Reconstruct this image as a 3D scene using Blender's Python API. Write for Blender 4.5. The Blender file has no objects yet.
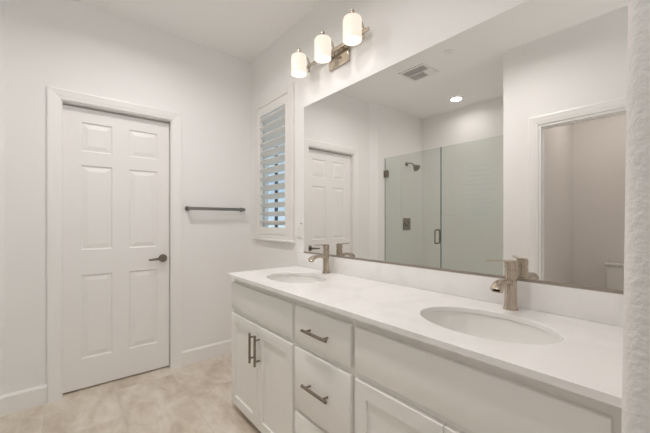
import bpy, bmesh, math, random
from mathutils import Vector, Matrix

random.seed(4)
scene = bpy.context.scene
COL = scene.collection
PI = math.pi

# ------------------------------------------------------------------ camera, world, lights, exposure
cam_data = bpy.data.cameras.new('camera')
cam = bpy.data.objects.new('camera', cam_data)
COL.objects.link(cam)
cam.location = (0.0, 0.0, 1.22)
cam.rotation_euler = (math.radians(90), 0, math.radians(-39.357))
cam_data.sensor_width = 36.0
cam_data.lens = 318.04 / 650 * 36.0
cam_data.shift_y = 5.28 / 650
cam_data.clip_start = 0.02
scene.camera = cam

scene.view_settings.view_transform = 'Standard'
scene.view_settings.look = 'None'
scene.view_settings.gamma = 1.0
scene.view_settings.use_curve_mapping = False
scene.view_settings.exposure = -0.10
scene.cycles.max_bounces = 20
scene.cycles.diffuse_bounces = 10
scene.cycles.glossy_bounces = 10
scene.cycles.transmission_bounces = 10
scene.cycles.transparent_max_bounces = 16

world = bpy.data.worlds.new('sky')
scene.world = world
world.use_nodes = True
wn = world.node_tree
wn.nodes.clear()
w_out = wn.nodes.new('ShaderNodeOutputWorld')
w_bg = wn.nodes.new('ShaderNodeBackground')
w_bg.inputs['Strength'].default_value = 1.5
w_tc = wn.nodes.new('ShaderNodeTexCoord')
w_nz = wn.nodes.new('ShaderNodeTexNoise')
w_nz.inputs['Scale'].default_value = 5.0
w_nz.inputs['Detail'].default_value = 4.0
w_rp = wn.nodes.new('ShaderNodeValToRGB')
w_rp.color_ramp.elements[0].position = 0.40
w_rp.color_ramp.elements[0].color = (0.36, 0.48, 0.62, 1)
w_rp.color_ramp.elements[1].position = 0.62
w_rp.color_ramp.elements[1].color = (0.68, 0.80, 0.84, 1)
wn.links.new(w_tc.outputs['Generated'], w_nz.inputs['Vector'])
wn.links.new(w_nz.outputs['Fac'], w_rp.inputs['Fac'])
wn.links.new(w_rp.outputs['Color'], w_bg.inputs['Color'])
wn.links.new(w_bg.outputs['Background'], w_out.inputs['Surface'])


def area_light(name, loc, rot, sx, sy, power, color=(1, 1, 1), shape='RECTANGLE', spread=PI):
    d = bpy.data.lights.new(name, 'AREA')
    d.shape = shape
    d.size = sx
    if shape in ('RECTANGLE', 'ELLIPSE'):
        d.size_y = sy
    d.energy = power
    d.color = color
    d.spread = spread
    o = bpy.data.objects.new(name, d)
    COL.objects.link(o)
    o.location = loc
    o.rotation_euler = rot
    return o


# soft fill light added behind the camera, in the bedroom wall opening
area_light('bedroom_fill', (0.5, -3.52, 1.5), (math.radians(90), 0, 0), 3.4, 1.9, 3, (0.97, 0.985, 1.0))
# fill light added behind the camera, aimed up to brighten the ceiling
area_light('ceiling_fill', (0.1, -1.1, 1.2), (math.radians(180), 0, 0), 0.6, 0.6, 16, (1.0, 0.99, 0.98))
FAR_FILL_POWER = 9.7
VANITY_FILL_POWER = 7.6
TOILET_CAN_POWER = 3.4
SHOWER_CAN_POWER = 2.3
SHADE_SIDE = 0.78
SHADE_BOTTOM = 2.0
BULB_POWER = 0.12
WARM = (1.0, 0.948, 0.932)

# ------------------------------------------------------------------ measures
XW = 1.3987      # mirror wall
YD = 2.846       # door wall
ZC = 2.770       # ceiling
ZK = 0.8828      # counter top
XL = -0.335      # partition to the toilet room
YS = 2.777       # shower head wall
XSB = -1.385     # shower back wall
XRET = -0.290


# ------------------------------------------------------------------ materials
def mat(name, color, rough=0.5, metal=0.0, bump=None, spec=0.5, coat=0.0):
    m = bpy.data.materials.new(name)
    m.use_nodes = True
    nt = m.node_tree
    b = nt.nodes['Principled BSDF']
    b.inputs['Base Color'].default_value = (*color, 1)
    b.inputs['Roughness'].default_value = rough
    b.inputs['Metallic'].default_value = metal
    b.inputs['Specular IOR Level'].default_value = spec
    b.inputs['Coat Weight'].default_value = coat
    if bump:
        scale, strength, dist = bump[:3]
        tc = nt.nodes.new('ShaderNodeTexCoord')
        n = nt.nodes.new('ShaderNodeTexNoise')
        n.inputs['Scale'].default_value = scale
        n.inputs['Detail'].default_value = bump[3] if len(bump) > 3 else 2.0
        bp = nt.nodes.new('ShaderNodeBump')
        bp.inputs['Strength'].default_value = strength
        bp.inputs['Distance'].default_value = dist
        nt.links.new(tc.outputs['Object'], n.inputs['Vector'])
        nt.links.new(n.outputs['Fac'], bp.inputs['Height'])
        nt.links.new(bp.outputs['Normal'], b.inputs['Normal'])
    return m


def emit_mat(name, color, strength):
    m = bpy.data.materials.new(name)
    m.use_nodes = True
    b = m.node_tree.nodes['Principled BSDF']
    b.inputs['Base Color'].default_value = (0.4, 0.38, 0.34, 1)
    b.inputs['Roughness'].default_value = 0.25
    b.inputs['Emission Color'].default_value = (*color, 1)
    b.inputs['Emission Strength'].default_value = strength
    return m


def glass_mat(name, tint, refl_scale=1.0):
    m = bpy.data.materials.new(name)
    m.use_nodes = True
    nt = m.node_tree
    nt.nodes.clear()
    out = nt.nodes.new('ShaderNodeOutputMaterial')
    tr = nt.nodes.new('ShaderNodeBsdfTransparent')
    tr.inputs['Color'].default_value = (*tint, 1)
    gl = nt.nodes.new('ShaderNodeBsdfGlossy')
    gl.inputs['Roughness'].default_value = 0.0
    gl.inputs['Color'].default_value = (0.95, 1.0, 0.97, 1)
    fr = nt.nodes.new('ShaderNodeFresnel')
    fr.inputs['IOR'].default_value = 1.5
    mu = nt.nodes.new('ShaderNodeMath')
    mu.operation = 'MULTIPLY'
    mu.inputs[1].default_value = refl_scale
    mx = nt.nodes.new('ShaderNodeMixShader')
    geo = nt.nodes.new('ShaderNodeNewGeometry')
    inv = nt.nodes.new('ShaderNodeMath')
    inv.operation = 'SUBTRACT'
    inv.inputs[0].default_value = 1.0
    nt.links.new(geo.outputs['Backfacing'], inv.inputs[1])
    sca = nt.nodes.new('ShaderNodeMath')      # two faces of the pane reflect
    sca.operation = 'MULTIPLY'
    sca.inputs[1].default_value = refl_scale
    nt.links.new(inv.outputs[0], sca.inputs[0])
    nt.links.new(sca.outputs[0], mu.inputs[1])
    mu.use_clamp = True
    nt.links.new(fr.outputs[0], mu.inputs[0])
    nt.links.new(mu.outputs[0], mx.inputs['Fac'])
    nt.links.new(tr.outputs[0], mx.inputs[1])
    nt.links.new(gl.outputs[0], mx.inputs[2])
    nt.links.new(mx.outputs[0], out.inputs['Surface'])
    return m


def floor_mat():
    m = mat('stone_look_tile', (0.5, 0.45, 0.38), 0.38)
    nt = m.node_tree
    b = nt.nodes['Principled BSDF']
    tc = nt.nodes.new('ShaderNodeTexCoord')
    sep = nt.nodes.new('ShaderNodeSeparateXYZ')
    nt.links.new(tc.outputs['Object'], sep.inputs[0])

    def add(sock, v):
        a = nt.nodes.new('ShaderNodeMath')
        a.inputs[1].default_value = v
        nt.links.new(sock, a.inputs[0])
        return a.outputs[0]
    comb = nt.nodes.new('ShaderNodeCombineXYZ')
    nt.links.new(add(sep.outputs['Y'], -2.34 + 8.0), comb.inputs['X'])
    nt.links.new(add(sep.outputs['X'], -0.285 + 3.84), comb.inputs['Y'])
    br = nt.nodes.new('ShaderNodeTexBrick')
    br.offset = 0.5
    br.offset_frequency = 2
    br.inputs['Scale'].default_value = 1.0
    br.inputs['Mortar Size'].default_value = 0.0022
    br.inputs['Mortar Smooth'].default_value = 0.2
    br.inputs['Brick Width'].default_value = 0.80
    br.inputs['Row Height'].default_value = 0.384
    br.inputs['Color1'].default_value = (0, 0, 0, 1)
    br.inputs['Color2'].default_value = (1, 1, 1, 1)
    br.inputs['Mortar'].default_value = (0.5, 0.5, 0.5, 1)
    nt.links.new(comb.outputs[0], br.inputs['Vector'])
    # each tile shifts the stone pattern
    sc = nt.nodes.new('ShaderNodeVectorMath')
    sc.operation = 'MULTIPLY_ADD'
    sc.inputs[1].default_value = (3.0, 5.0, 2.0)
    nt.links.new(br.outputs['Color'], sc.inputs[0])
    nt.links.new(tc.outputs['Object'], sc.inputs[2])
    st = nt.nodes.new('ShaderNodeMapping')
    st.inputs['Scale'].default_value = (1.7, 0.9, 1.0)
    st.inputs['Rotation'].default_value = (0, 0, 0.5)
    nt.links.new(sc.outputs[0], st.inputs['Vector'])
    n1 = nt.nodes.new('ShaderNodeTexNoise')
    n1.inputs['Scale'].default_value = 4.2
    n1.inputs['Detail'].default_value = 9.0
    n1.inputs['Roughness'].default_value = 0.68
    n1.inputs['Distortion'].default_value = 0.35
    nt.links.new(st.outputs[0], n1.inputs['Vector'])
    rp = nt.nodes.new('ShaderNodeValToRGB')
    e = rp.color_ramp.elements
    e[0].position = 0.33
    e[0].color = (0.50, 0.42, 0.335, 1)
    e[1].position = 0.66
    e[1].color = (0.75, 0.69, 0.61, 1)
    k = e.new(0.5)
    k.color = (0.64, 0.565, 0.47, 1)
    nt.links.new(n1.outputs['Fac'], rp.inputs['Fac'])
    mx = nt.nodes.new('ShaderNodeMix')
    mx.data_type = 'RGBA'
    mx.inputs['B'].default_value = (0.60, 0.54, 0.46, 1)
    nt.links.new(rp.outputs['Color'], mx.inputs['A'])
    nt.links.new(br.outputs['Fac'], mx.inputs['Factor'])
    nt.links.new(mx.outputs['Result'], b.inputs['Base Color'])
    bp = nt.nodes.new('ShaderNodeBump')
    bp.invert = True
    bp.inputs['Distance'].default_value = 0.002
    bp.inputs['Strength'].default_value = 0.5
    nt.links.new(br.outputs['Fac'], bp.inputs['Height'])
    nt.links.new(bp.outputs['Normal'], b.inputs['Normal'])
    return m


def quartz_mat():
    m = mat('white_quartz', (0.87, 0.86, 0.845), 0.22)
    nt = m.node_tree
    b = nt.nodes['Principled BSDF']
    tc = nt.nodes.new('ShaderNodeTexCoord')
    n = nt.nodes.new('ShaderNodeTexNoise')
    n.inputs['Scale'].default_value = 5.0
    n.inputs['Detail'].default_value = 6.0
    n.inputs['Distortion'].default_value = 1.5
    rp = nt.nodes.new('ShaderNodeValToRGB')
    rp.color_ramp.elements[0].position = 0.3
    rp.color_ramp.elements[0].color = (0.83, 0.82, 0.80, 1)
    rp.color_ramp.elements[1].position = 0.5
    rp.color_ramp.elements[1].color = (0.88, 0.87, 0.86, 1)
    nt.links.new(tc.outputs['Object'], n.inputs['Vector'])
    nt.links.new(n.outputs['Fac'], rp.inputs['Fac'])
    nt.links.new(rp.outputs['Color'], b.inputs['Base Color'])
    return m


M = dict(
    wall=mat('wall_paint', (0.87, 0.86, 0.85), 0.6, bump=(170, 0.25, 0.002), spec=0.25),
    corner=mat('shaded_orange_peel_wall', (0.79, 0.775, 0.76), 0.65, bump=(95, 0.8, 0.004, 3.0), spec=0.25),  # same paint as the walls; shade on this wall end is in the colour
    ceiling=mat('ceiling_paint', (0.92, 0.91, 0.90), 0.7, bump=(150, 0.15, 0.002), spec=0.2),
    trim=mat('trim_paint', (0.88, 0.865, 0.85), 0.35),
    door=mat('door_paint', (0.87, 0.85, 0.835), 0.4),
    cabinet=mat('cabinet_paint', (0.87, 0.855, 0.83), 0.38),
    floor=floor_mat(),
    quartz=quartz_mat(),
    ceramic=mat('glazed_ceramic', (0.86, 0.855, 0.83), 0.08, coat=0.5),
    nickel=mat('brushed_nickel', (0.55, 0.47, 0.385), 0.24, 1.0, bump=(400, 0.04, 0.001)),
    dark_nickel=mat('dark_nickel', (0.29, 0.245, 0.20), 0.32, 1.0),
    grey_steel=mat('satin_steel', (0.27, 0.26, 0.25), 0.34, 1.0),
    fixture=mat('polished_nickel', (0.55, 0.485, 0.41), 0.24, 1.0),
    black=mat('black_gap', (0.02, 0.02, 0.02), 0.6),
    vinyl=mat('window_vinyl', (0.10, 0.11, 0.12), 0.4),
    shutter=mat('shutter_paint', (0.82, 0.80, 0.77), 0.35),
    mirror=mat('silvered_mirror', (0.895, 0.89, 0.872), 0.0, 1.0),
    shade=emit_mat('lit_opal_glass', (1.0, 0.90, 0.76), SHADE_SIDE),
    shade_low=emit_mat('lit_shade_opening', (1.0, 0.95, 0.86), SHADE_BOTTOM),
    can=emit_mat('lit_led_lens', (1.0, 0.96, 0.9), 9.0),
    shower_glass=glass_mat('shower_glass', (0.898, 0.914, 0.896), 2.0),
    glass_edge=mat('glass_edge', (0.10, 0.17, 0.14), 0.2),
    window_glass=glass_mat('window_glass', (0.95, 0.97, 0.97)),
    plastic=mat('white_plastic', (0.85, 0.84, 0.82), 0.4),
    vent_grey=mat('vent_grey', (0.58, 0.58, 0.57), 0.6),
    lower_strip=mat('lower_strip_grey', (0.36, 0.315, 0.27), 0.45, 0.6),  # brown-grey strip along the lower edge of the mirror
    pan=mat('shower_pan_acrylic', (0.8, 0.8, 0.78), 0.3),
)


# ------------------------------------------------------------------ mesh helpers
def add_box(bm, x0, x1, y0, y1, z0, z1, bevel=0.0, seg=2):
    vs = [bm.verts.new((x, y, z)) for z in (z0, z1) for y in (y0, y1) for x in (x0, x1)]
    fs = [bm.faces.new([vs[i] for i in f]) for f in
          ((0, 2, 3, 1), (4, 5, 7, 6), (0, 1, 5, 4), (2, 6, 7, 3), (0, 4, 6, 2), (1, 3, 7, 5))]
    if bevel > 0:
        es = list({e for f in fs for e in f.edges})
        bmesh.ops.bevel(bm, geom=es, offset=bevel, segments=seg, affect='EDGES', profile=0.5)
    return fs


def add_cyl(bm, a, b, r0, r1=None, seg=24, bevel=0.0):
    r1 = r0 if r1 is None else r1
    a, b = Vector(a), Vector(b)
    L = (b - a).length
    q = Vector((0, 0, 1)).rotation_difference((b - a).normalized()).to_matrix().to_4x4()
    prof = [(0, 0), (r0, 0), (r1, L), (0, L)]
    if bevel > 0:
        prof = [(0, 0), (r0 - bevel, 0), (r0, bevel), (r1, L - bevel), (r1 - bevel, L), (0, L)]
    add_lathe(bm, prof, Matrix.Translation(a) @ q, seg)


def add_lathe(bm, prof, mtx=None, seg=32, sx=1.0, sy=1.0):
    mtx = mtx or Matrix()
    rings = []
    for r, z in prof:
        if r <= 1e-7:
            rings.append([bm.verts.new(mtx @ Vector((0, 0, z)))])
        else:
            rings.append([bm.verts.new(mtx @ Vector((r * sx * math.cos(2 * PI * k / seg), r * sy * math.sin(2 * PI * k / seg), z)))
                          for k in range(seg)])
    for A, B in zip(rings, rings[1:]):
        for k in range(seg):
            j = (k + 1) % seg
            if len(A) == 1 and len(B) == 1:
                continue
            if len(A) == 1:
                bm.faces.new((A[0], B[j], B[k]))
            elif len(B) == 1:
                bm.faces.new((A[k], A[j], B[0]))
            else:
                bm.faces.new((A[k], A[j], B[j], B[k]))


def add_tube(bm, pts, r, seg=14, closed=False, sec=None):
    """sweep a circle (or the section sec: list of (a,b)) along pts"""
    P = [Vector(p) for p in pts]
    n = len(P)
    rings = []
    ref = None
    for i in range(n):
        if closed:
            t = (P[(i + 1) % n] - P[i - 1]).normalized()
        else:
            t = (P[min(i + 1, n - 1)] - P[max(i - 1, 0)]).normalized()
        if ref is None:
            ref = Vector((0, 0, 1)) if abs(t.z) < 0.9 else Vector((0, 1, 0))
        u = (ref - t * ref.dot(t)).normalized()
        ref = u
        v = t.cross(u)
        rr = r[i] if isinstance(r, (list, tuple)) else r
        if sec:
            rings.append([bm.verts.new(P[i] + u * a * rr + v * b * rr) for a, b in sec])
        else:
            rings.append([bm.verts.new(P[i] + (u * math.cos(2 * PI * k / seg) + v * math.sin(2 * PI * k / seg)) * rr) for k in range(seg)])
    m = len(rings[0])
    for i in range(n if closed else n - 1):
        A, B = rings[i], rings[(i + 1) % n]
        for k in range(m):
            j = (k + 1) % m
            bm.faces.new((A[k], A[j], B[j], B[k]))
    if not closed:
        bm.faces.new(rings[0][::-1])
        bm.faces.new(rings[-1])


def add_prism(bm, poly, h0, h1, fn):
    """extrude the 2-D polygon between h0 and h1; fn(a, b, h) gives the 3-D point"""
    A = [bm.verts.new(fn(a, b, h0)) for a, b in poly]
    B = [bm.verts.new(fn(a, b, h1)) for a, b in poly]
    bm.faces.new(A[::-1])
    bm.faces.new(B)
    n = len(poly)
    for i in range(n):
        j = (i + 1) % n
        bm.faces.new((A[i], A[j], B[j], B[i]))


def obj(name, bm, material, parent=None, smooth=True, angle=35, origin=None):
    bmesh.ops.recalc_face_normals(bm, faces=bm.faces)
    me = bpy.data.meshes.new(name)
    if origin is not None:
        bmesh.ops.translate(bm, vec=-Vector(origin), verts=bm.verts)
    bm.to_mesh(me)
    bm.free()
    me.materials.append(M[material] if isinstance(material, str) else material)
    if smooth:
        me.polygons.foreach_set('use_smooth', [True] * len(me.polygons))
        me.set_sharp_from_angle(angle=math.radians(angle))
    o = bpy.data.objects.new(name, me)
    COL.objects.link(o)
    if origin is not None:
        o.location = origin
    if parent is not None:
        o.parent = parent
    return o


def new():
    return bmesh.new()


def boxes(name, mtl, parent, *bs, bevel=0.0, **kw):
    bm = new()
    for b in bs:
        add_box(bm, *b, bevel=bevel)
    return obj(name, bm, mtl, parent, **kw)


def struct(o):
    o['kind'] = 'structure'
    return o


def tag(o, label, cat, group=None):
    o['label'] = label
    o['category'] = cat
    if group:
        o['group'] = group
    return o


def thing(name, label, cat, loc=(0, 0, 0), rotz=0.0, group=None):
    o = bpy.data.objects.new(name, None)
    o.empty_display_size = 0.05
    COL.objects.link(o)
    o.location = loc
    o.rotation_euler = (0, 0, rotz)
    return tag(o, label, cat, group)


def dup(root, loc, label, rotz=None):
    r = root.copy()
    COL.objects.link(r)
    r.location = loc
    if rotz is not None:
        r.rotation_euler = (0, 0, rotz)
    r['label'] = label
    for ch in list(root.children):
        c = ch.copy()
        COL.objects.link(c)
        c.parent = r
        for g in list(ch.children):
            d = g.copy()
            COL.objects.link(d)
            d.parent = c
    return r


# ------------------------------------------------------------------ room shell
struct(boxes('floor', 'floor', None, (-2.32, 2.72, -3.72, 3.0, -0.12, 0.0), smooth=False))
struct(boxes('ceiling', 'ceiling', None, (-2.32, 2.72, -3.72, 3.0, ZC, ZC + 0.12), smooth=False))

# window opening in the mirror wall
WY0, WY1, WZ0, WZ1 = 2.165, 2.700, 1.13, 2.235
struct(boxes('wall_right', 'wall', None,
             (XW, XW + 0.10, 0.08, WY0, 0, ZC), (XW, XW + 0.10, WY1, 2.966, 0, ZC),
             (XW, XW + 0.10, WY0, WY1, 0, WZ0), (XW, XW + 0.10, WY0, WY1, WZ1, ZC), smooth=False))
# door wall, with the doorway recess closed behind
DX0, DX1, DZ = -0.013, 0.690, 2.060
struct(boxes('wall_back', 'wall', None,
             (XRET, DX0, YD, 2.966, 0, ZC), (DX1, XW, YD, 2.966, 0, ZC), (DX0, DX1, YD, 2.966, DZ, ZC),
             (XRET, XW, 2.97, 3.0, 0, ZC), smooth=False))
XANG = -0.385     # the shower wall meets the door wall through a short angled face
bm = new()
add_prism(bm, [(-1.505, YS), (XANG, YS), (XRET, YD), (XRET, 3.0), (-1.505, 3.0)], 0, ZC, lambda a, b, h: Vector((a, b, h)))
struct(obj('wall_shower_head', bm, 'wall', smooth=False))
struct(boxes('wall_shower_rear', 'wall', None, (-1.505, XSB, 1.22, YS, 0, ZC), smooth=False))
struct(boxes('wall_shower_near', 'wall', None, (-2.2, XL - 0.11, 1.10, 1.22, 0, ZC), smooth=False))
TY0, TY1, TZ = 0.245, 0.936, 2.036
struct(boxes('wall_left', 'wall', None,
             (XL - 0.11, XL, TY1, 1.22, 0, ZC), (XL - 0.11, XL, -0.06, TY0, 0, ZC),
             (XL - 0.11, XL, TY0, TY1, TZ, ZC), smooth=False))
struct(boxes('wall_toilet_rear', 'wall', None, (-2.205, -2.085, -0.12, 1.10, 0, ZC), smooth=False))
struct(boxes('wall_toilet_near', 'wall', None, (-2.085, XL - 0.11, -0.12, 0.0, 0, ZC), smooth=False))
# bedroom behind the camera
struct(boxes('wall_bedroom_left', 'wall', None, (-2.32, -2.205, -3.6, -0.12, 0, ZC), smooth=False))
struct(boxes('wall_bedroom_right', 'wall', None, (2.6, 2.72, -3.6, -0.06, 0, ZC), smooth=False))
struct(boxes('wall_bedroom_far', 'wall', None, (-2.32, -1.3, -3.72, -3.6, 0, ZC), (2.3, 2.72, -3.72, -3.6, 0, ZC),
             (-1.3, 2.3, -3.72, -3.6, 0, 0.5), (-1.3, 2.3, -3.72, -3.6, 2.5, ZC), smooth=False))

# wall end beside the camera: bullnose corners, a little out of plumb
bm = new()
X0, X1, Y0, Y1 = 0.60, 2.72, -0.06, 0.08
rr = 0.022
poly = [(X1, Y0), (X1, Y1)]
for k in range(9):
    a = PI / 2 + k * PI / 16
    poly.append((X0 + rr + rr * math.cos(a), Y1 - rr + rr * math.sin(a)))
for k in range(9):
    a = PI + k * PI / 16
    poly.append((X0 + rr + rr * math.cos(a), Y0 + rr + rr * math.sin(a)))
add_prism(bm, poly, 0.0, ZC, lambda a, b, h: Vector((a, b - 0.0115 * (h - 1.22), h)))
struct(obj('wall_front', bm, 'corner'))

# baseboards: a flat board with a sloped top edge
BH, BT = 0.126, 0.013


def bb_run(bm, ax, at, d, u0, u1):
    """baseboard along axis ax at coordinate at, standing out in direction d"""
    poly = [(0, 0), (BT, 0), (BT, BH - 0.014), (0.004, BH), (0, BH)]
    if ax == 'x':
        add_prism(bm, poly, u0, u1, lambda a, b, h: Vector((h, at + d * a, b)))
    else:
        add_prism(bm, poly, u0, u1, lambda a, b, h: Vector((at + d * a, h, b)))


bm = new()
bb_run(bm, 'x', YD, -1, XRET, -0.09)
bb_run(bm, 'x', YD, -1, 0.762, XW)
struct(obj('baseboard_back', bm, 'trim', smooth=False))
bm = new()
prof_ = [(0, 0), (BT, 0), (BT, BH - 0.014), (0.004, BH), (0, BH)]
ux, uy = XRET - XANG, YD - YS
ul = math.hypot(ux, uy)
nx, ny = uy / ul, -ux / ul
add_prism(bm, prof_, 0.0, ul - 0.004, lambda a, b, h: Vector((XANG + ux / ul * h + nx * a, YS + uy / ul * h + ny * a, b)))
bb_run(bm, 'x', YS, -1, -0.45, XANG)
struct(obj('baseboard_shower_head', bm, 'trim', smooth=False))
bm = new()
bb_run(bm, 'y', XW, -1, 2.03, YD - BT)
struct(obj('baseboard_right', bm, 'trim', smooth=False))
bm = new()
bb_run(bm, 'y', XL, 1, 1.012, 1.22)
bb_run(bm, 'y', XL, 1, -0.06, 0.168)
struct(obj('baseboard_left', bm, 'trim', smooth=False))
bm = new()
bb_run(bm, 'y', -2.085, 1, 0.0, 1.10 - BT)
bb_run(bm, 'x', 1.10, -1, -2.085, XL - 0.11)
struct(obj('baseboard_toilet', bm, 'trim', smooth=False))

# ---- casings: colonial profile (thin inner edge, thick outer edge), mitred
CAS = [(0, 0), (0, 0.009), (0.010, 0.012), (0.022, 0.0125), (0.030, 0.0155), (0.052, 0.0165), (0.062, 0.018), (0.070, 0.016), (0.070, 0)]


def casing(bm, a0, a1, ztop, fn):
    """three-sided casing round an opening; profile (w outward, t thickness)"""
    for side in range(3):
        A, B = [], []
        for w, t in CAS:
            if side == 0:
                A.append(fn(a0 - w, 0, t)); B.append(fn(a0 - w, ztop + w, t))
            elif side == 1:
                A.append(fn(a0 - w, ztop + w, t)); B.append(fn(a1 + w, ztop + w, t))
            else:
                A.append(fn(a1 + w, ztop + w, t)); B.append(fn(a1 + w, 0, t))
        va = [bm.verts.new(p) for p in A]
        vb = [bm.verts.new(p) for p in B]
        n = len(va)
        for i in range(n):
            j = (i + 1) % n
            bm.faces.new((va[i], va[j], vb[j], vb[i]))
        bm.faces.new(va)
        bm.faces.new(vb[::-1])


bm = new()
casing(bm, DX0 - 0.006, DX1 + 0.006, DZ + 0.003, lambda a, z, t: Vector((a, YD - t, z)))
# jamb lining with stop strips
JT = 0.004
add_box(bm, DX0, DX0 + JT, YD, 2.966, 0, DZ)
add_box(bm, DX1 - JT, DX1, YD, 2.966, 0, DZ)
add_box(bm, DX0 + JT, DX1 - JT, YD, 2.966, DZ - JT, DZ)
struct(obj('trim_1', bm, 'trim', angle=20))

bm = new()
casing(bm, TY0 - 0.006, TY1 + 0.006, TZ + 0.008, lambda a, z, t: Vector((XL + t, a, z)))
add_box(bm, XL - 0.11, XL, TY0, TY0 + 0.012, 0, TZ)
add_box(bm, XL - 0.11, XL, TY1 - 0.012, TY1, 0, TZ)
add_box(bm, XL - 0.11, XL, TY0 + 0.012, TY1 - 0.012, TZ - 0.012, TZ)
add_box(bm, XL - 0.075, XL - 0.04, TY1 - 0.022, TY1 - 0.012, 0, TZ - 0.012)
add_box(bm, XL - 0.075, XL - 0.04, TY0 + 0.012, TY1 - 0.022, TZ - 0.022, TZ - 0.012)
struct(obj('trim_2', bm, 'trim', angle=20))

# ------------------------------------------------------------------ six-panel door
def panel_face(bm, x0, x1, z0, z1, y, holes):
    """flat face at y with rectangular raised panels let into the holes"""
    xs = sorted({x0, x1, *[h[0] for h in holes], *[h[1] for h in holes]})
    zs = sorted({z0, z1, *[h[2] for h in holes], *[h[3] for h in holes]})
    for i in range(len(xs) - 1):
        for j in range(len(zs) - 1):
            cx, cz = (xs[i] + xs[i + 1]) / 2, (zs[j] + zs[j + 1]) / 2
            if any(h[0] < cx < h[1] and h[2] < cz < h[3] for h in holes):
                continue
            bm.faces.new([bm.verts.new(p) for p in ((xs[i], y, zs[j]), (xs[i + 1], y, zs[j]), (xs[i + 1], y, zs[j + 1]), (xs[i], y, zs[j + 1]))])
    for a0, a1, b0, b1 in holes:
        steps = [(0.0, 0.0), (0.007, 0.009), (0.012, 0.0100), (0.040, 0.003), (0.043, 0.002)]
        prev = None
        for ins, dep in steps:
            ring = [bm.verts.new(p) for p in ((a0 + ins, y + dep, b0 + ins), (a1 - ins, y + dep, b0 + ins),
                                              (a1 - ins, y + dep, b1 - ins), (a0 + ins, y + dep, b1 - ins))]
            if prev:
                for k in range(4):
                    l = (k + 1) % 4
                    bm.faces.new((prev[k], prev[l], ring[l], ring[k]))
            prev = ring
        bm.faces.new(prev)


SX0, SX1, SZ0, SZ1 = -0.0085, 0.6815, 0.011, 2.046
SY = YD + 0.055
door = thing('door_1', 'white six-panel interior door with a dark nickel lever, in the far wall', 'door', (0.33, SY, 0))
struct(door)
bm = new()
holes = [(a0, a1, b0, b1) for a0, a1 in ((0.094, 0.285), (0.393, 0.594)) for b0, b1 in ((0.224, 0.833), (1.0145, 1.632), (1.732, 1.944))]
panel_face(bm, SX0, SX1, SZ0, SZ1, SY, holes)
T = 0.038
for q in (((SX0, SY, SZ0), (SX0, SY + T, SZ0), (SX0, SY + T, SZ1), (SX0, SY, SZ1)),
          ((SX1, SY, SZ0), (SX1, SY + T, SZ0), (SX1, SY + T, SZ1), (SX1, SY, SZ1)),
          ((SX0, SY, SZ1), (SX1, SY, SZ1), (SX1, SY + T, SZ1), (SX0, SY + T, SZ1)),
          ((SX0, SY, SZ0), (SX1, SY, SZ0), (SX1, SY + T, SZ0), (SX0, SY + T, SZ0)),
          ((SX0, SY + T, SZ0), (SX1, SY + T, SZ0), (SX1, SY + T, SZ1), (SX0, SY + T, SZ1))):
    bm.faces.new([bm.verts.new(p) for p in q])
bmesh.ops.remove_doubles(bm, verts=bm.verts, dist=0.0001)


def under(root, o):
    o.parent = root
    o.location = Vector(o.location) - Vector(root.location)
    return o


under(door, obj('door_slab', bm, 'door', smooth=False))
bm = new()
LX, LZ = 0.634, 0.919
add_cyl(bm, (LX, SY, LZ), (LX, SY - 0.010, LZ), 0.033, 0.033, 32, 0.003)
add_cyl(bm, (LX, SY - 0.010, LZ), (LX, SY - 0.050, LZ), 0.011, 0.010, 20)
h = under(door, obj('door_handle', bm, 'dark_nickel'))
bm = new()
sec = [(0.010, 0), (0.008, 0.004), (-0.008, 0.004), (-0.010, 0), (-0.008, -0.004), (0.008, -0.004)]
pts = [(LX + 0.012, SY - 0.048, LZ), (LX - 0.02, SY - 0.050, LZ), (LX - 0.06, SY - 0.053, LZ - 0.002),
       (LX - 0.095, SY - 0.053, LZ - 0.004), (LX - 0.112, SY - 0.049, LZ - 0.005)]
add_tube(bm, pts, [1.1, 1.1, 0.95, 0.85, 0.7], sec=sec)
obj('lever', bm, 'dark_nickel', h)

# ------------------------------------------------------------------ window and shutter
win = bpy.data.objects.new('window_1', None)
COL.objects.link(win)
win.location = (XW + 0.08, (WY0 + WY1) / 2, WZ0)
struct(win)
bm = new()
fx0, fx1 = XW + 0.058, XW + 0.096
for b in ((fx0, fx1, WY0, WY0 + 0.035, WZ0, WZ1), (fx0, fx1, WY1 - 0.030, WY1, WZ0, WZ1),
          (fx0, fx1, WY0 + 0.035, WY1 - 0.035, WZ0, WZ0 + 0.035), (fx0, fx1, WY0 + 0.035, WY1 - 0.035, WZ1 - 0.035, WZ1)):
    add_box(bm, *b)
under(win, obj('window_frame', bm, 'plastic', smooth=False))
under(win, boxes('mullion', 'vinyl', None, (fx0 + 0.005, fx1 - 0.005, 2.486, 2.496, WZ0 + 0.035, WZ1 - 0.035), smooth=False))
under(win, boxes('pane', 'window_glass', None, (fx0 + 0.02, fx0 + 0.026, WY0 + 0.035, 2.486, WZ0 + 0.035, WZ1 - 0.035),
                 (fx0 + 0.02, fx0 + 0.026, 2.496, WY1 - 0.035, WZ0 + 0.035, WZ1 - 0.035), smooth=False))

FX = XW - 0.022
sh = thing('plantation_shutter', 'white plantation shutter with tilted louvers over the narrow window, next to the room corner', 'shutter', (XW, 2.405, 1.07))
SHY0, SHY1, SHZ0, SHZ1 = 2.080, 2.735, 1.075, 2.312
PY0, PY1, PZ0, PZ1 = 2.152, 2.662, 1.106, 2.252


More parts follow.
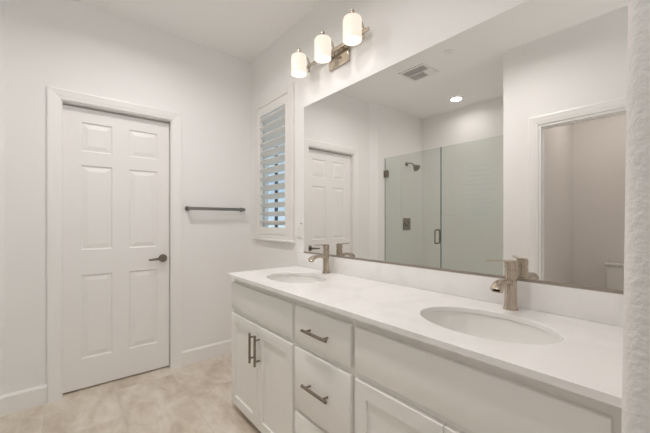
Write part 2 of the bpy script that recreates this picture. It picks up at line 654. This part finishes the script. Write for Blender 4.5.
def ring_boxes(x0, x1, a, b):
    """frame between outer rect a and inner rect b (y0,y1,z0,z1)"""
    return ((x0, x1, a[0], b[0], a[2], a[3]), (x0, x1, b[1], a[1], a[2], a[3]),
            (x0, x1, b[0], b[1], a[2], b[2]), (x0, x1, b[0], b[1], b[3], a[3]))


OY0, OY1, OZ0, OZ1 = 2.192, 2.615, 1.172, 2.172
bm = new()
for b in ring_boxes(FX, XW - 0.0005, (SHY0, SHY1, SHZ0, SHZ1), (PY0, PY1, PZ0, PZ1)):
    add_box(bm, *b, bevel=0.003, seg=1)
under(sh, obj('shutter_frame', bm, 'shutter', smooth=False))
bm = new()
for b in ring_boxes(FX + 0.003, XW + 0.010, (PY0 + 0.0025, PY1 - 0.0025, PZ0 + 0.0025, PZ1 - 0.0025), (OY0, OY1, OZ0, OZ1)):
    add_box(bm, *b, bevel=0.0015, seg=1)
under(sh, obj('shutter_panel', bm, 'shutter', smooth=False))
NB = 13
pitch = (OZ1 - OZ0) / NB
lx = FX + 0.012
lw, lt, tilt = 0.084, 0.0115, math.radians(27)
ell = [(lw / 2 * math.cos(2 * PI * k / 20), lt / 2 * math.sin(2 * PI * k / 20)) for k in range(20)]
first = None
for i in range(NB):
    zc = OZ0 + pitch * (i + 0.5)
    if first is None:
        bm = new()
        ct, st_ = math.cos(tilt), math.sin(tilt)
        # room-side edge up, outer edge down
        add_prism(bm, ell, -(OY1 - OY0) / 2 + 0.002, (OY1 - OY0) / 2 - 0.002,
                  lambda a, b, hh: Vector((a * ct + b * st_, hh, -a * st_ + b * ct)))
        first = obj('louver', bm, 'shutter')
        o = first
    else:
        o = first.copy()
        COL.objects.link(o)
    o.parent = sh
    o.location = Vector((lx + 0.022, (OY0 + OY1) / 2, zc)) - Vector(sh.location)
bm = new()
add_box(bm, FX - 0.016, XW - 0.0005, SHY0 - 0.012, SHY1 + 0.012, SHZ0 - 0.018, SHZ0 - 0.0005, bevel=0.004)
under(win, obj('window_sill', bm, 'trim'))

# ------------------------------------------------------------------ wall plate between the window and the mirror
wp = thing('wall_plate', 'small white wall plate between the shuttered window and the mirror', 'wall plate', (XW, 2.005, 1.155))
bm = new()
add_box(bm, -0.006, -0.0003, -0.036, 0.036, -0.06, 0.06, bevel=0.002)
obj('cover', bm, 'plastic', wp)
for dz in (-0.021, 0.021):
    bm = new()
    add_box(bm, -0.0085, -0.006, -0.017, 0.017, dz - 0.014, dz + 0.014, bevel=0.001, seg=1)
    o = obj('socket', bm, 'plastic', wp)
    bm = new()
    for dy in (-0.006, 0.006):
        add_box(bm, -0.0092, -0.0085, dy - 0.001, dy + 0.001, dz - 0.004, dz + 0.005)
    obj('slot', bm, 'vent_grey', o, smooth=False)
boxes('indicator', 'black', wp, (-0.012, -0.006, -0.030, -0.018, 0.050, 0.056), smooth=False)['label'] = 'dark stub at the top corner'

# ------------------------------------------------------------------ vanity cabinets
XD = 0.850      # face of doors and drawers
XF = 0.871      # face of the cabinet box
XB = XW - 0.016   # back
ZB, ZT = 0.036, 0.826
CZT = ZK - 0.020


def slab_front(name, y0, y1, z0, z1, parent):
    bm = new()
    add_box(bm, XD, XF - 0.0008, y0, y1, z0, z1, bevel=0.0035)
    return under(parent, obj(name, bm, 'cabinet'))


def shaker_door(y0, y1, z0, z1, parent):
    bm = new()
    w = 0.057
    prev = None
    x_back = XF - 0.0008
    rings = [(0, x_back), (0, XD + 0.002), (0.002, XD), (w, XD), (w + 0.003, XD + 0.009)]
    for ins, x in rings:
        ring = [bm.verts.new(p) for p in ((x, y0 + ins, z0 + ins), (x, y1 - ins, z0 + ins), (x, y1 - ins, z1 - ins), (x, y0 + ins, z1 - ins))]
        if prev:
            for k in range(4):
                l = (k + 1) % 4
                bm.faces.new((prev[k], prev[l], ring[l], ring[k]))
        else:
            bm.faces.new(ring)
        prev = ring
    bm.faces.new(prev)
    return under(parent, obj('door', bm, 'cabinet', smooth=False))


def bar_pull(parent_door, root, c, axis, length=0.172):
    bm = new()
    x = XD - 0.030
    d = Vector((0, 1, 0)) if axis == 'y' else Vector((0, 0, 1))
    c = Vector((x, c[0], c[1]))
    add_cyl(bm, c - d * length / 2, c + d * length / 2, 0.0068, None, 16, 0.001)
    for s in (-1, 1):
        p = c + d * s * (length / 2 - 0.026)
        add_cyl(bm, p, (XD + 0.0002, p.y, p.z), 0.005, None, 12)
    return obj('handle', bm, 'dark_nickel', parent_door)


def carcass(root, y0, y1):
    bm = new()
    t = 0.018
    add_box(bm, XF, XB, y0, y0 + t, ZB, CZT)
    add_box(bm, XF, XB, y1 - t, y1, ZB, CZT)
    add_box(bm, XF, XB, y0 + t, y1 - t, ZB, ZB + t)
    add_box(bm, XB - 0.012, XB, y0 + t, y1 - t, ZB + t, CZT)
    add_box(bm, XF, XF + 0.018, y0 + t, y1 - t, ZB + t, 0.66)      # closes the front behind doors and drawers
    add_box(bm, XF, XF + 0.018, y0 + t, y1 - t, 0.66, CZT)
    add_box(bm, XF + 0.055, XF + 0.070, y0, y1, 0.0, ZB)           # recessed toe kick
    add_box(bm, XB - 0.1, XB - 0.02, y0, y1, 0.0, ZB)
    return under(root, obj('body', bm, 'cabinet', smooth=False))


Z_FF = (0.654, 0.822)
Z_DR = (0.042, 0.627)

v1 = thing('vanity_cabinet', 'white vanity cabinet with two doors under the far sink, nearest the shuttered window', 'cabinet', (1.12, 1.64, 0), group='white vanity cabinets')
carcass(v1, 1.2755, 2.008)
slab_front('false_front', 1.2865, 2.006, *Z_FF, v1)
d1 = shaker_door(1.647, 2.006, *Z_DR, v1)
d2 = shaker_door(1.2865, 1.644, *Z_DR, v1)
bar_pull(d1, v1, (1.681, 0.498), 'z')
bar_pull(d2, v1, (1.617, 0.498), 'z')

v2 = thing('drawer_cabinet', 'white three-drawer vanity cabinet with bar pulls, between the two sink cabinets', 'cabinet', (1.12, 1.07, 0), group='white vanity cabinets')
carcass(v2, 0.8725, 1.2745)
for z0, z1, dl in ((Z_FF[0], Z_FF[1], 0.735), (0.338, 0.627, 0.487), (0.042, 0.319, 0.185)):
    dr = slab_front('drawer', 0.884, 1.265, z0, z1, v2)
    bar_pull(dr, v2, (1.080, dl), 'y')

v3 = thing('vanity_cabinet', 'white vanity cabinet with two doors under the near sink, beside the textured wall end', 'cabinet', (1.12, 0.49, 0), group='white vanity cabinets')
carcass(v3, 0.102, 0.8715)
slab_front('false_front', 0.129, 0.860, *Z_FF, v3)
d3 = shaker_door(0.4965, 0.860, *Z_DR, v3)
d4 = shaker_door(0.129, 0.4935, *Z_DR, v3)
bar_pull(d3, v3, (0.530, 0.498), 'z')
bar_pull(d4, v3, (0.460, 0.498), 'z')

# ------------------------------------------------------------------ countertop with two oval cut-outs
CX0, CX1, CY0, CY1 = 0.8237, XW - 0.001, 0.0875, 2.026
SINKS = ((1.092, 1.612), (1.092, 0.491))
SA, SB = 0.219, 0.158      # half-length along y, half-width along x


def counter_mesh():
    bm = new()
    zt, zb = ZK, CZT + 0.0005
    n = 64

    def quad(y0, y1):
        for z in (zt, zb):
            bm.faces.new([bm.verts.new(p) for p in ((CX0, y0, z), (CX1, y0, z), (CX1, y1, z), (CX0, y1, z))])
    ys = []
    for cx, cy in SINKS:
        hy = 0.262
        ys.append((cy - hy, cy + hy))
        angs = [2 * PI * k / n for k in range(n)]
        for xx in (CX0, CX1):
            for yy in (cy - hy, cy + hy):
                angs.append(math.atan2(yy - cy, xx - cx) % (2 * PI))
        angs = sorted(set(angs))
        inn, out = [], []
        for a in angs:
            c, s = math.cos(a), math.sin(a)
            r = 1 / math.sqrt((c / SB) ** 2 + (s / SA) ** 2)
            inn.append((cx + r * c, cy + r * s))
            tx = ((CX1 - cx) / c if c > 1e-9 else (CX0 - cx) / c if c < -1e-9 else 1e9)
            ty = (hy / s if s > 1e-9 else -hy / s if s < -1e-9 else 1e9)
            t = min(tx, ty)
            out.append((cx + t * c, cy + t * s))
        m = len(angs)
        ev = 0.0025
        vin = {z: [bm.verts.new((x, y, z)) for x, y in inn] for z in (zt - ev, zb)}
        # eased upper edge
        e_in = [bm.verts.new((cx + (x - cx) * (1 + ev / SB), cy + (y - cy) * (1 + ev / SA), zt)) for x, y in inn]
        vout = {z: [bm.verts.new((x, y, z)) for x, y in out] for z in (zt, zb)}
        for k in range(m):
            j = (k + 1) % m
            bm.faces.new((e_in[k], e_in[j], vout[zt][j], vout[zt][k]))
            bm.faces.new((vin[zt - ev][k], vin[zt - ev][j], e_in[j], e_in[k]))
            bm.faces.new((vin[zb][k], vin[zb][j], vin[zt - ev][j], vin[zt - ev][k]))
            bm.faces.new((vin[zb][k], vin[zb][j], vout[zb][j], vout[zb][k]))
    ys.sort()
    edges = [CY0] + [v for p in ys for v in p] + [CY1]
    for i in range(0, len(edges), 2):
        quad(edges[i], edges[i + 1])
    P = ((CX0, CY0), (CX1, CY0), (CX1, CY1), (CX0, CY1))
    for k in range(4):
        a, b = P[k], P[(k + 1) % 4]
        bm.faces.new([bm.verts.new(p) for p in ((*a, zb), (*b, zb), (*b, zt), (*a, zt))])
    bmesh.ops.remove_doubles(bm, verts=bm.verts, dist=0.00005)
    return bm


ct_o = obj('countertop', counter_mesh(), 'quartz', smooth=True, angle=30)
tag(ct_o, 'long white quartz countertop with two oval sink openings on the vanity', 'countertop')
bm = new()
add_box(bm, XW - 0.019, XW - 0.001, CY0, 2.026, ZK + 0.0003, 0.9865, bevel=0.0015)
tag(obj('backsplash', bm, 'quartz'), 'low white quartz backsplash strip along the countertop, below the mirror', 'backsplash')


# sinks
def make_sink(loc, label):
    root = thing('sink', label, 'sink', loc, group='oval undermount sinks')
    bm = new()
    prof = []
    D = 0.150
    for k in range(15):
        t = k / 14
        prof.append((1.0 - 0.0 if k == 0 else math.cos(t * PI / 2) ** 0.55, -D * math.sin(t * PI / 2)))
    prof = [(max(r, 0.12), z) for r, z in prof]
    ri = [(r * (1.02), z) for r, z in prof]
    full = [(1.10, -0.0212), (1.02, -0.0212)] + [(r, z - 0.0212) for r, z in ri[1:]] + [(0.12, -D - 0.0215)]
    outer = [(r + 0.05, z - 0.012) for r, z in reversed(full[2:])]
    add_lathe(bm, full + outer + [(1.10, -0.0212)], None, 64, SB, SA)
    obj('basin', bm, 'ceramic', root, angle=50)
    bm = new()
    add_lathe(bm, [(0, -D - 0.0206), (0.014, -D - 0.0206), (0.018, -D - 0.019), (0.021, -D - 0.0206), (0.021, -D - 0.028), (0, -D - 0.028)], None, 28)
    obj('drain', bm, 'nickel', root)
    return root


make_sink((SINKS[0][0], SINKS[0][1], ZK), 'white oval undermount sink at the far end of the countertop, near the window')
make_sink((SINKS[1][0], SINKS[1][1], ZK), 'white oval undermount sink at the near end of the countertop, large in view')


# ------------------------------------------------------------------ faucets
def make_faucet(loc, label, lever_turn):
    root = thing('faucet', label, 'faucet', loc, group='brushed nickel faucets')
    bm = new()
    add_lathe(bm, [(0, 0), (0.0265, 0), (0.0265, 0.003), (0.0245, 0.007), (0.0222, 0.018), (0.0212, 0.04), (0.0212, 0.149), (0.0205, 0.151), (0, 0.151)], None, 36)
    obj('body', bm, 'nickel', root)
    bm = new()
    add_lathe(bm, [(0, 0.151), (0.0175, 0.151), (0.0175, 0.156), (0.021, 0.157), (0.0215, 0.181), (0.0205, 0.183), (0, 0.183)], None, 36)
    cap = obj('handle', bm, 'nickel', root)
    # flat lever on top
    bm = new()
    pts = [(0.018, 0.0), (0.012, 0.014), (0.0, 0.019), (-0.02, 0.014), (-0.06, 0.009), (-0.090, 0.0075), (-0.093, 0.0), (-0.090, -0.0075),
           (-0.06, -0.009), (-0.02, -0.014), (0.0, -0.019), (0.012, -0.014)]
    c, s = math.cos(lever_turn), math.sin(lever_turn)

    def lf(a, b, hh):
        z = 0.183 + hh + max(0.0, -a - 0.02) * 0.03
        return Vector((a * c - b * s, a * s + b * c, z))
    add_prism(bm, pts, 0.0004, 0.0055, lf)
    obj('lever', bm, 'nickel', cap, smooth=False)
    # arched flat spout
    bm = new()
    sec = [(0.011, 0.014), (0.0085, 0.017), (-0.0085, 0.017), (-0.011, 0.014), (-0.011, -0.014), (-0.0085, -0.017), (0.0085, -0.017), (0.011, -0.014)]
    path = [(-0.010, 0, 0.104), (-0.030, 0, 0.109), (-0.050, 0, 0.1125), (-0.070, 0, 0.1135), (-0.088, 0, 0.112), (-0.105, 0, 0.107), (-0.119, 0, 0.098), (-0.127, 0, 0.088)]
    add_tube(bm, path, [0.9, 0.8, 0.75, 0.78, 0.88, 1.0, 1.1, 1.15], sec=sec)
    sp = obj('spout', bm, 'nickel', root, angle=40)
    bm = new()
    add_box(bm, -0.134, -0.120, -0.012, 0.012, 0.0845, 0.0875)
    o = obj('aerator', bm, 'dark_nickel', sp, smooth=False)
    return root


make_faucet((1.333, 1.615, ZK), 'brushed nickel faucet behind the far sink, lever pointing straight out', 0.0)
make_faucet((1.333, 0.495, ZK), 'brushed nickel faucet behind the near sink, lever turned to one side', math.radians(-39))

# ------------------------------------------------------------------ mirror
bm = new()
add_box(bm, XW - 0.0065, XW - 0.0005, 0.125, 1.947, 0.9872, 2.0797)
mir = tag(obj('mirror', bm, 'mirror', smooth=False), 'large frameless wall mirror above the backsplash', 'mirror')
boxes('lower_strip', 'lower_strip', mir, (XW - 0.0095, XW - 0.0067, 0.125, 1.947, 0.9872, 0.9985), smooth=False)['label'] = 'thin grey strip along the lower edge'

# ------------------------------------------------------------------ vanity light: three opal shades on a bar
VL = (XW, 1.571, 2.30)
vl = thing('vanity_light', 'three-shade nickel vanity light fixed to the wall above the mirror', 'wall lamp', VL)


def V(x, y, z):
    return (x - VL[0], y - VL[1], z - VL[2])


bm = new()
p0, p1 = V(XW - 0.016, 1.452, 2.236), V(XW - 0.0003, 1.645, 2.352)
add_box(bm, p0[0], p1[0], p0[1], p1[1], p0[2], p1[2], bevel=0.004)
bp_ = obj('back_plate', bm, 'fixture', vl)
bm = new()
add_cyl(bm, V(XW - 0.016, 1.53, 2.285), V(XW - 0.032, 1.53, 2.285), 0.008, 0.006, 16, 0.001)
obj('screw_cap', bm, 'fixture', bp_)
bm = new()
a, b = V(XW - 0.048, 1.256, 2.323), V(XW - 0.036, 1.878, 2.345)
add_box(bm, a[0], b[0], a[1], b[1], a[2], b[2], bevel=0.003)
for yy in (1.50, 1.642):
    add_cyl(bm, V(XW - 0.040, yy, 2.334), V(XW - 0.012, yy, 2.334), 0.008, None, 14)
obj('bar', bm, 'fixture', vl)
SHX = XW - 0.128
for yy in (1.838, 1.571, 1.304):
    bm = new()
    c = V(SHX, yy, 0)
    R = 0.0535
    out = [(0.016, 2.388), (0.034, 2.387), (0.044, 2.384), (0.050, 2.379), (R, 2.369), (R, 2.252)]
    inn = [(R - 0.004, 2.252), (R - 0.004, 2.362), (0.042, 2.379), (0.016, 2.383), (0.016, 2.388)]
    add_lathe(bm, [(r, z - VL[2]) for r, z in out + inn], Matrix.Translation((c[0], c[1], 0)), 40)
    s = obj('shade', bm, 'shade', vl)
    bm = new()
    add_lathe(bm, [(0, 2.2545 - VL[2]), (R - 0.0042, 2.2545 - VL[2]), (R - 0.0042, 2.2585 - VL[2]), (0, 2.2585 - VL[2])], Matrix.Translation((c[0], c[1], 0)), 40)
    obj('diffuser', bm, 'shade_low', s)
    bm = new()
    add_lathe(bm, [(0, 2.3885), (0.021, 2.3885), (0.021, 2.397), (0.013, 2.401), (0.013, 2.411), (0.0115, 2.4125), (0.0125, 2.424), (0.008, 2.430), (0, 2.431)], Matrix.Translation((c[0], c[1], -VL[2])), 24)
    arm = obj('cap', bm, 'fixture', s)
    bm = new()
    pts = []
    for k in range(15):
        t = k / 14
        a = PI / 2 * t
        pts.append(V(SHX + 0.004 + 0.086 * math.sin(a), yy, 2.350 + 0.056 * math.cos(a)))
    pts.append(V(SHX + 0.090, yy, 2.330))
    pts.append(V(SHX + 0.090, yy, 2.296))
    sec = [(0.0035, 0.007), (0.0035, -0.007), (-0.0035, -0.007), (-0.0035, 0.007)]
    add_tube(bm, pts, 1.0, sec=sec)
    obj('arm', bm, 'fixture', vl, angle=30)
    lo = area_light('bulb', (c[0], c[1], 2.249 - VL[2]), (0, 0, 0), 0.09, 0.09, BULB_POWER, WARM, 'DISK')
    lo.parent = vl

# ------------------------------------------------------------------ towel bar
tb = thing('towel_bar', 'grey metal towel bar on the far wall between the door and the corner', 'towel bar', (1.056, YD, 1.333))
for x in (0.812, 1.300):
    bm = new()
    add_cyl(bm, (x - 1.056, -0.0003, 0), (x - 1.056, -0.010, 0), 0.021, 0.021, 28, 0.002)
    add_cyl(bm, (x - 1.056, -0.010, 0), (x - 1.056, -0.072, 0), 0.0095, 0.0105, 20, 0.001)
    obj('post', bm, 'grey_steel', tb)
bm = new()
add_box(bm, 0.800 - 1.056, 1.312 - 1.056, -0.070, -0.054, -0.0135, 0.0135, bevel=0.002)
obj('bar', bm, 'grey_steel', tb)

# ------------------------------------------------------------------ shower
XG = -0.527
bm = new()
add_box(bm, XG - 0.06, XG + 0.06, 1.22, YS, 0, 0.10, bevel=0.006)
add_box(bm, XSB, XG - 0.06, 1.22, YS, 0, 0.04)
struct(obj('trim_3', bm, 'pan'))
ZG = 2.068
GT = 0.0045
sd = thing('shower_door', 'hinged clear glass shower door with a metal pull handle', 'shower door', (XG, 2.368, 0.105))
g = under(sd, boxes('glass', 'shower_glass', None, (XG - GT, XG + GT, 1.9635, YS - 0.006, 0.112, ZG), smooth=False))
bm = new()
add_box(bm, XG - GT, XG + GT, 1.9600, 1.9633, 0.112, ZG)
add_box(bm, XG - GT, XG + GT, YS - 0.0058, YS - 0.0035, 0.112, ZG)
obj('seal', bm, 'glass_edge', g, smooth=False)
for z in (0.30, 1.855):
    bm = new()
    for s in (-1, 1):
        x0, x1 = sorted((XG + s * (GT + 0.0005), XG + s * (GT + 0.012)))
        add_box(bm, x0, x1, YS - 0.055, YS - 0.001, z - 0.046, z + 0.046, bevel=0.003)
    add_box(bm, XG - 0.025, XG + 0.025, YS - 0.0055, YS - 0.0004, z - 0.046, z + 0.046)
    under(sd, obj('hinge', bm, 'dark_nickel'))
bm = new()
for s in (-1, 1):
    hx = XG + s * 0.050
    y = 2.005
    pts = [(XG + s * (GT + 0.0005), y, 1.127)]
    for k in range(7):
        a = PI / 2 * k / 6
        pts.append((hx - s * 0.02 * (1 - math.sin(a)), y, 1.107 + 0.02 * math.cos(a)))
    for k in range(7):
        a = PI / 2 * k / 6
        pts.append((hx - s * 0.02 * (1 - math.cos(a)), y, 0.994 - 0.02 * math.sin(a)))
    pts.append((XG + s * (GT + 0.0005), y, 0.974))
    add_tube(bm, pts, 0.0085, 14)
under(sd, obj('handle', bm, 'dark_nickel'))
sp_ = thing('glass_screen', 'fixed clear glass shower panel reflecting the shutter', 'glass screen', (XG, 1.59, 0.10))
g = under(sp_, boxes('glass', 'shower_glass', None, (XG - GT, XG + GT, 1.224, 1.955, 0.1005, ZG), smooth=False))
bm = new()
add_box(bm, XG - GT, XG + GT, 1.9553, 1.9580, 0.1005, ZG)
obj('edge', bm, 'glass_edge', g, smooth=False)

shd = thing('overhead_shower', 'nickel shower head on a bent arm, high on the shower wall', 'shower head', (-1.0, YS, 2.047))
bm = new()
add_lathe(bm, [(0, 0.0003), (0.030, 0.0003), (0.030, 0.004), (0.022, 0.012), (0.012, 0.016), (0, 0.016)], Matrix.Rotation(PI / 2, 4, 'X'), 28)
obj('flange', bm, 'dark_nickel', shd)
bm = new()
add_tube(bm, [(0, -0.012, 0), (0, -0.05, 0.004), (0, -0.085, 0.0), (0, -0.11, -0.018), (0, -0.128, -0.040)], 0.0095, 14)
obj('arm', bm, 'dark_nickel', shd)
bm = new()
axis = Vector((0, -0.72, -0.69)).normalized()
q = Vector((0, 0, 1)).rotation_difference(axis).to_matrix().to_4x4()
add_lathe(bm, [(0, -0.008), (0.014, -0.008), (0.018, 0.004), (0.022, 0.016), (0.040, 0.040), (0.050, 0.056), (0.052, 0.066), (0.047, 0.070), (0, 0.068)],
          Matrix.Translation((0, -0.128, -0.040)) @ q, 32)
obj('head', bm, 'dark_nickel', shd)

sv = thing('shower_valve', 'square nickel shower valve on the shower wall below the shower head', 'shower valve', (-1.0, YS, 1.187))
bm = new()
add_box(bm, -0.085, 0.085, -0.010, -0.0003, -0.085, 0.085, bevel=0.004)
obj('plate', bm, 'dark_nickel', sv)
bm = new()
add_cyl(bm, (0, -0.010, 0), (0, -0.045, 0), 0.030, 0.026, 28, 0.002)
add_box(bm, -0.010, 0.070, -0.058, -0.044, -0.012, 0.012, bevel=0.003)
obj('handle', bm, 'dark_nickel', sv)

# ------------------------------------------------------------------ ceiling fittings
def can_light(loc, label, power, tint=None):
    root = thing('ceiling_light', label, 'ceiling light', loc, group='recessed ceiling lights')
    bm = new()
    add_lathe(bm, [(0.062, -0.0003), (0.082, -0.0003), (0.082, -0.004), (0.066, -0.008), (0.062, -0.007), (0.062, -0.0003)], None, 40)
    obj('trim_ring', bm, 'plastic', root)
    bm = new()
    add_lathe(bm, [(0, -0.0005), (0.0615, -0.0005), (0.0615, -0.004), (0, -0.005)], None, 40)
    obj('lens', bm, 'can', root)
    l = area_light('can_glow', (0, 0, -0.012), (0, 0, 0), 0.12, 0.12, power, tint or WARM, 'DISK', math.radians(158))
    l.parent = root
    return root


can_light((-1.026, 2.045, ZC), 'lit round recessed light in the ceiling over the shower', SHOWER_CAN_POWER)
can_light((0.42, 1.95, ZC), 'added recessed fill light, out of view, in the ceiling between the door and the shuttered window', FAR_FILL_POWER)  # added unseen lamp, evens the light on door and floor
can_light((0.38, 1.05, ZC), 'added recessed fill light, out of view, in the ceiling in front of the vanity', VANITY_FILL_POWER)  # unseen lamp added to brighten the room around the vanity
can_light((-1.45, 0.62, ZC), 'lit round recessed light in the ceiling of the small toilet room', TOILET_CAN_POWER, (1.0, 0.88, 0.81))

ef = thing('exhaust_fan', 'square white ceiling exhaust fan grille with grey louvers', 'exhaust fan', (-0.05, 1.935, ZC))
bm = new()
for b in ((-0.15, 0.135, -0.150, -0.125, -0.012, -0.0003), (-0.15, 0.135, 0.125, 0.150, -0.012, -0.0003),
          (-0.15, -0.125, -0.125, 0.125, -0.012, -0.0003), (0.110, 0.135, -0.125, 0.125, -0.012, -0.0003),
          (-0.012, 0.002, -0.125, 0.125, -0.012, -0.0003)):
    add_box(bm, *b, bevel=0.002, seg=1)
obj('frame', bm, 'plastic', ef, smooth=False)
boxes('backing', 'vent_grey', ef, (-0.125, 0.110, -0.125, 0.125, -0.002, -0.0004), smooth=False)
for x0, x1 in ((-0.122, -0.015), (0.005, 0.107)):
    k = x0
    bm = new()
    while k < x1 - 0.006:
        add_box(bm, k, k + 0.005, -0.124, 0.124, -0.010, -0.004)
        k += 0.0125
    obj('louver_grille', bm, 'vent_grey', ef, smooth=False)
bm = new()
add_box(bm, -0.124, -0.015, -0.124, -0.045, -0.0115, -0.0042, bevel=0.002, seg=1)
obj('blank_panel', bm, 'plastic', ef, smooth=False)

bm = new()
add_lathe(bm, [(0, -0.007), (0.038, -0.007), (0.041, -0.004), (0.041, -0.0003), (0, -0.0003)], Matrix.Translation((0.08, 1.527, ZC)), 36)
tag(obj('sprinkler_cover', bm, 'plastic'), 'small round white sprinkler cover on the ceiling beside the exhaust fan', 'sprinkler cover')

# ------------------------------------------------------------------ toilet
tl = thing('toilet', 'white toilet in the small side room, seen through its doorway in the mirror', 'toilet', (-2.07, 0.54, 0))
bm = new()
add_box(bm, 0.012, 0.195, -0.215, 0.215, 0.39, 0.735, bevel=0.02, seg=3)
obj('tank', bm, 'ceramic', tl)
bm = new()
add_box(bm, 0.004, 0.208, -0.228, 0.228, 0.7355, 0.768, bevel=0.010, seg=3)
obj('tank_lid', bm, 'ceramic', tl)
bm = new()
prof = [(0, 0), (0.12, 0), (0.125, 0.02), (0.105, 0.10), (0.11, 0.20), (0.16, 0.31), (0.185, 0.37), (0.187, 0.395), (0.15, 0.395), (0.13, 0.33), (0.06, 0.23), (0, 0.22)]
add_lathe(bm, prof, Matrix.Translation((0.44, 0, 0)), 40, 1.28, 1.0)
add_box(bm, 0.05, 0.34, -0.10, 0.10, 0.0, 0.37, bevel=0.03, seg=3)
add_box(bm, 0.03, 0.30, -0.16, 0.16, 0.33, 0.389, bevel=0.02, seg=3)
obj('bowl', bm, 'ceramic', tl)
bm = new()
add_lathe(bm, [(0, 0.397), (0.187, 0.397), (0.192, 0.405), (0.188, 0.420), (0, 0.426)], Matrix.Translation((0.45, 0, 0)), 40, 1.25, 1.0)
obj('seat_lid', bm, 'plastic', tl)
bm = new()
add_cyl(bm, (0.195, -0.15, 0.66), (0.212, -0.15, 0.66), 0.012, None, 16, 0.001)
add_box(bm, 0.206, 0.214, -0.155, -0.085, 0.652, 0.668, bevel=0.003)
obj('flush_lever', bm, 'nickel', tl)
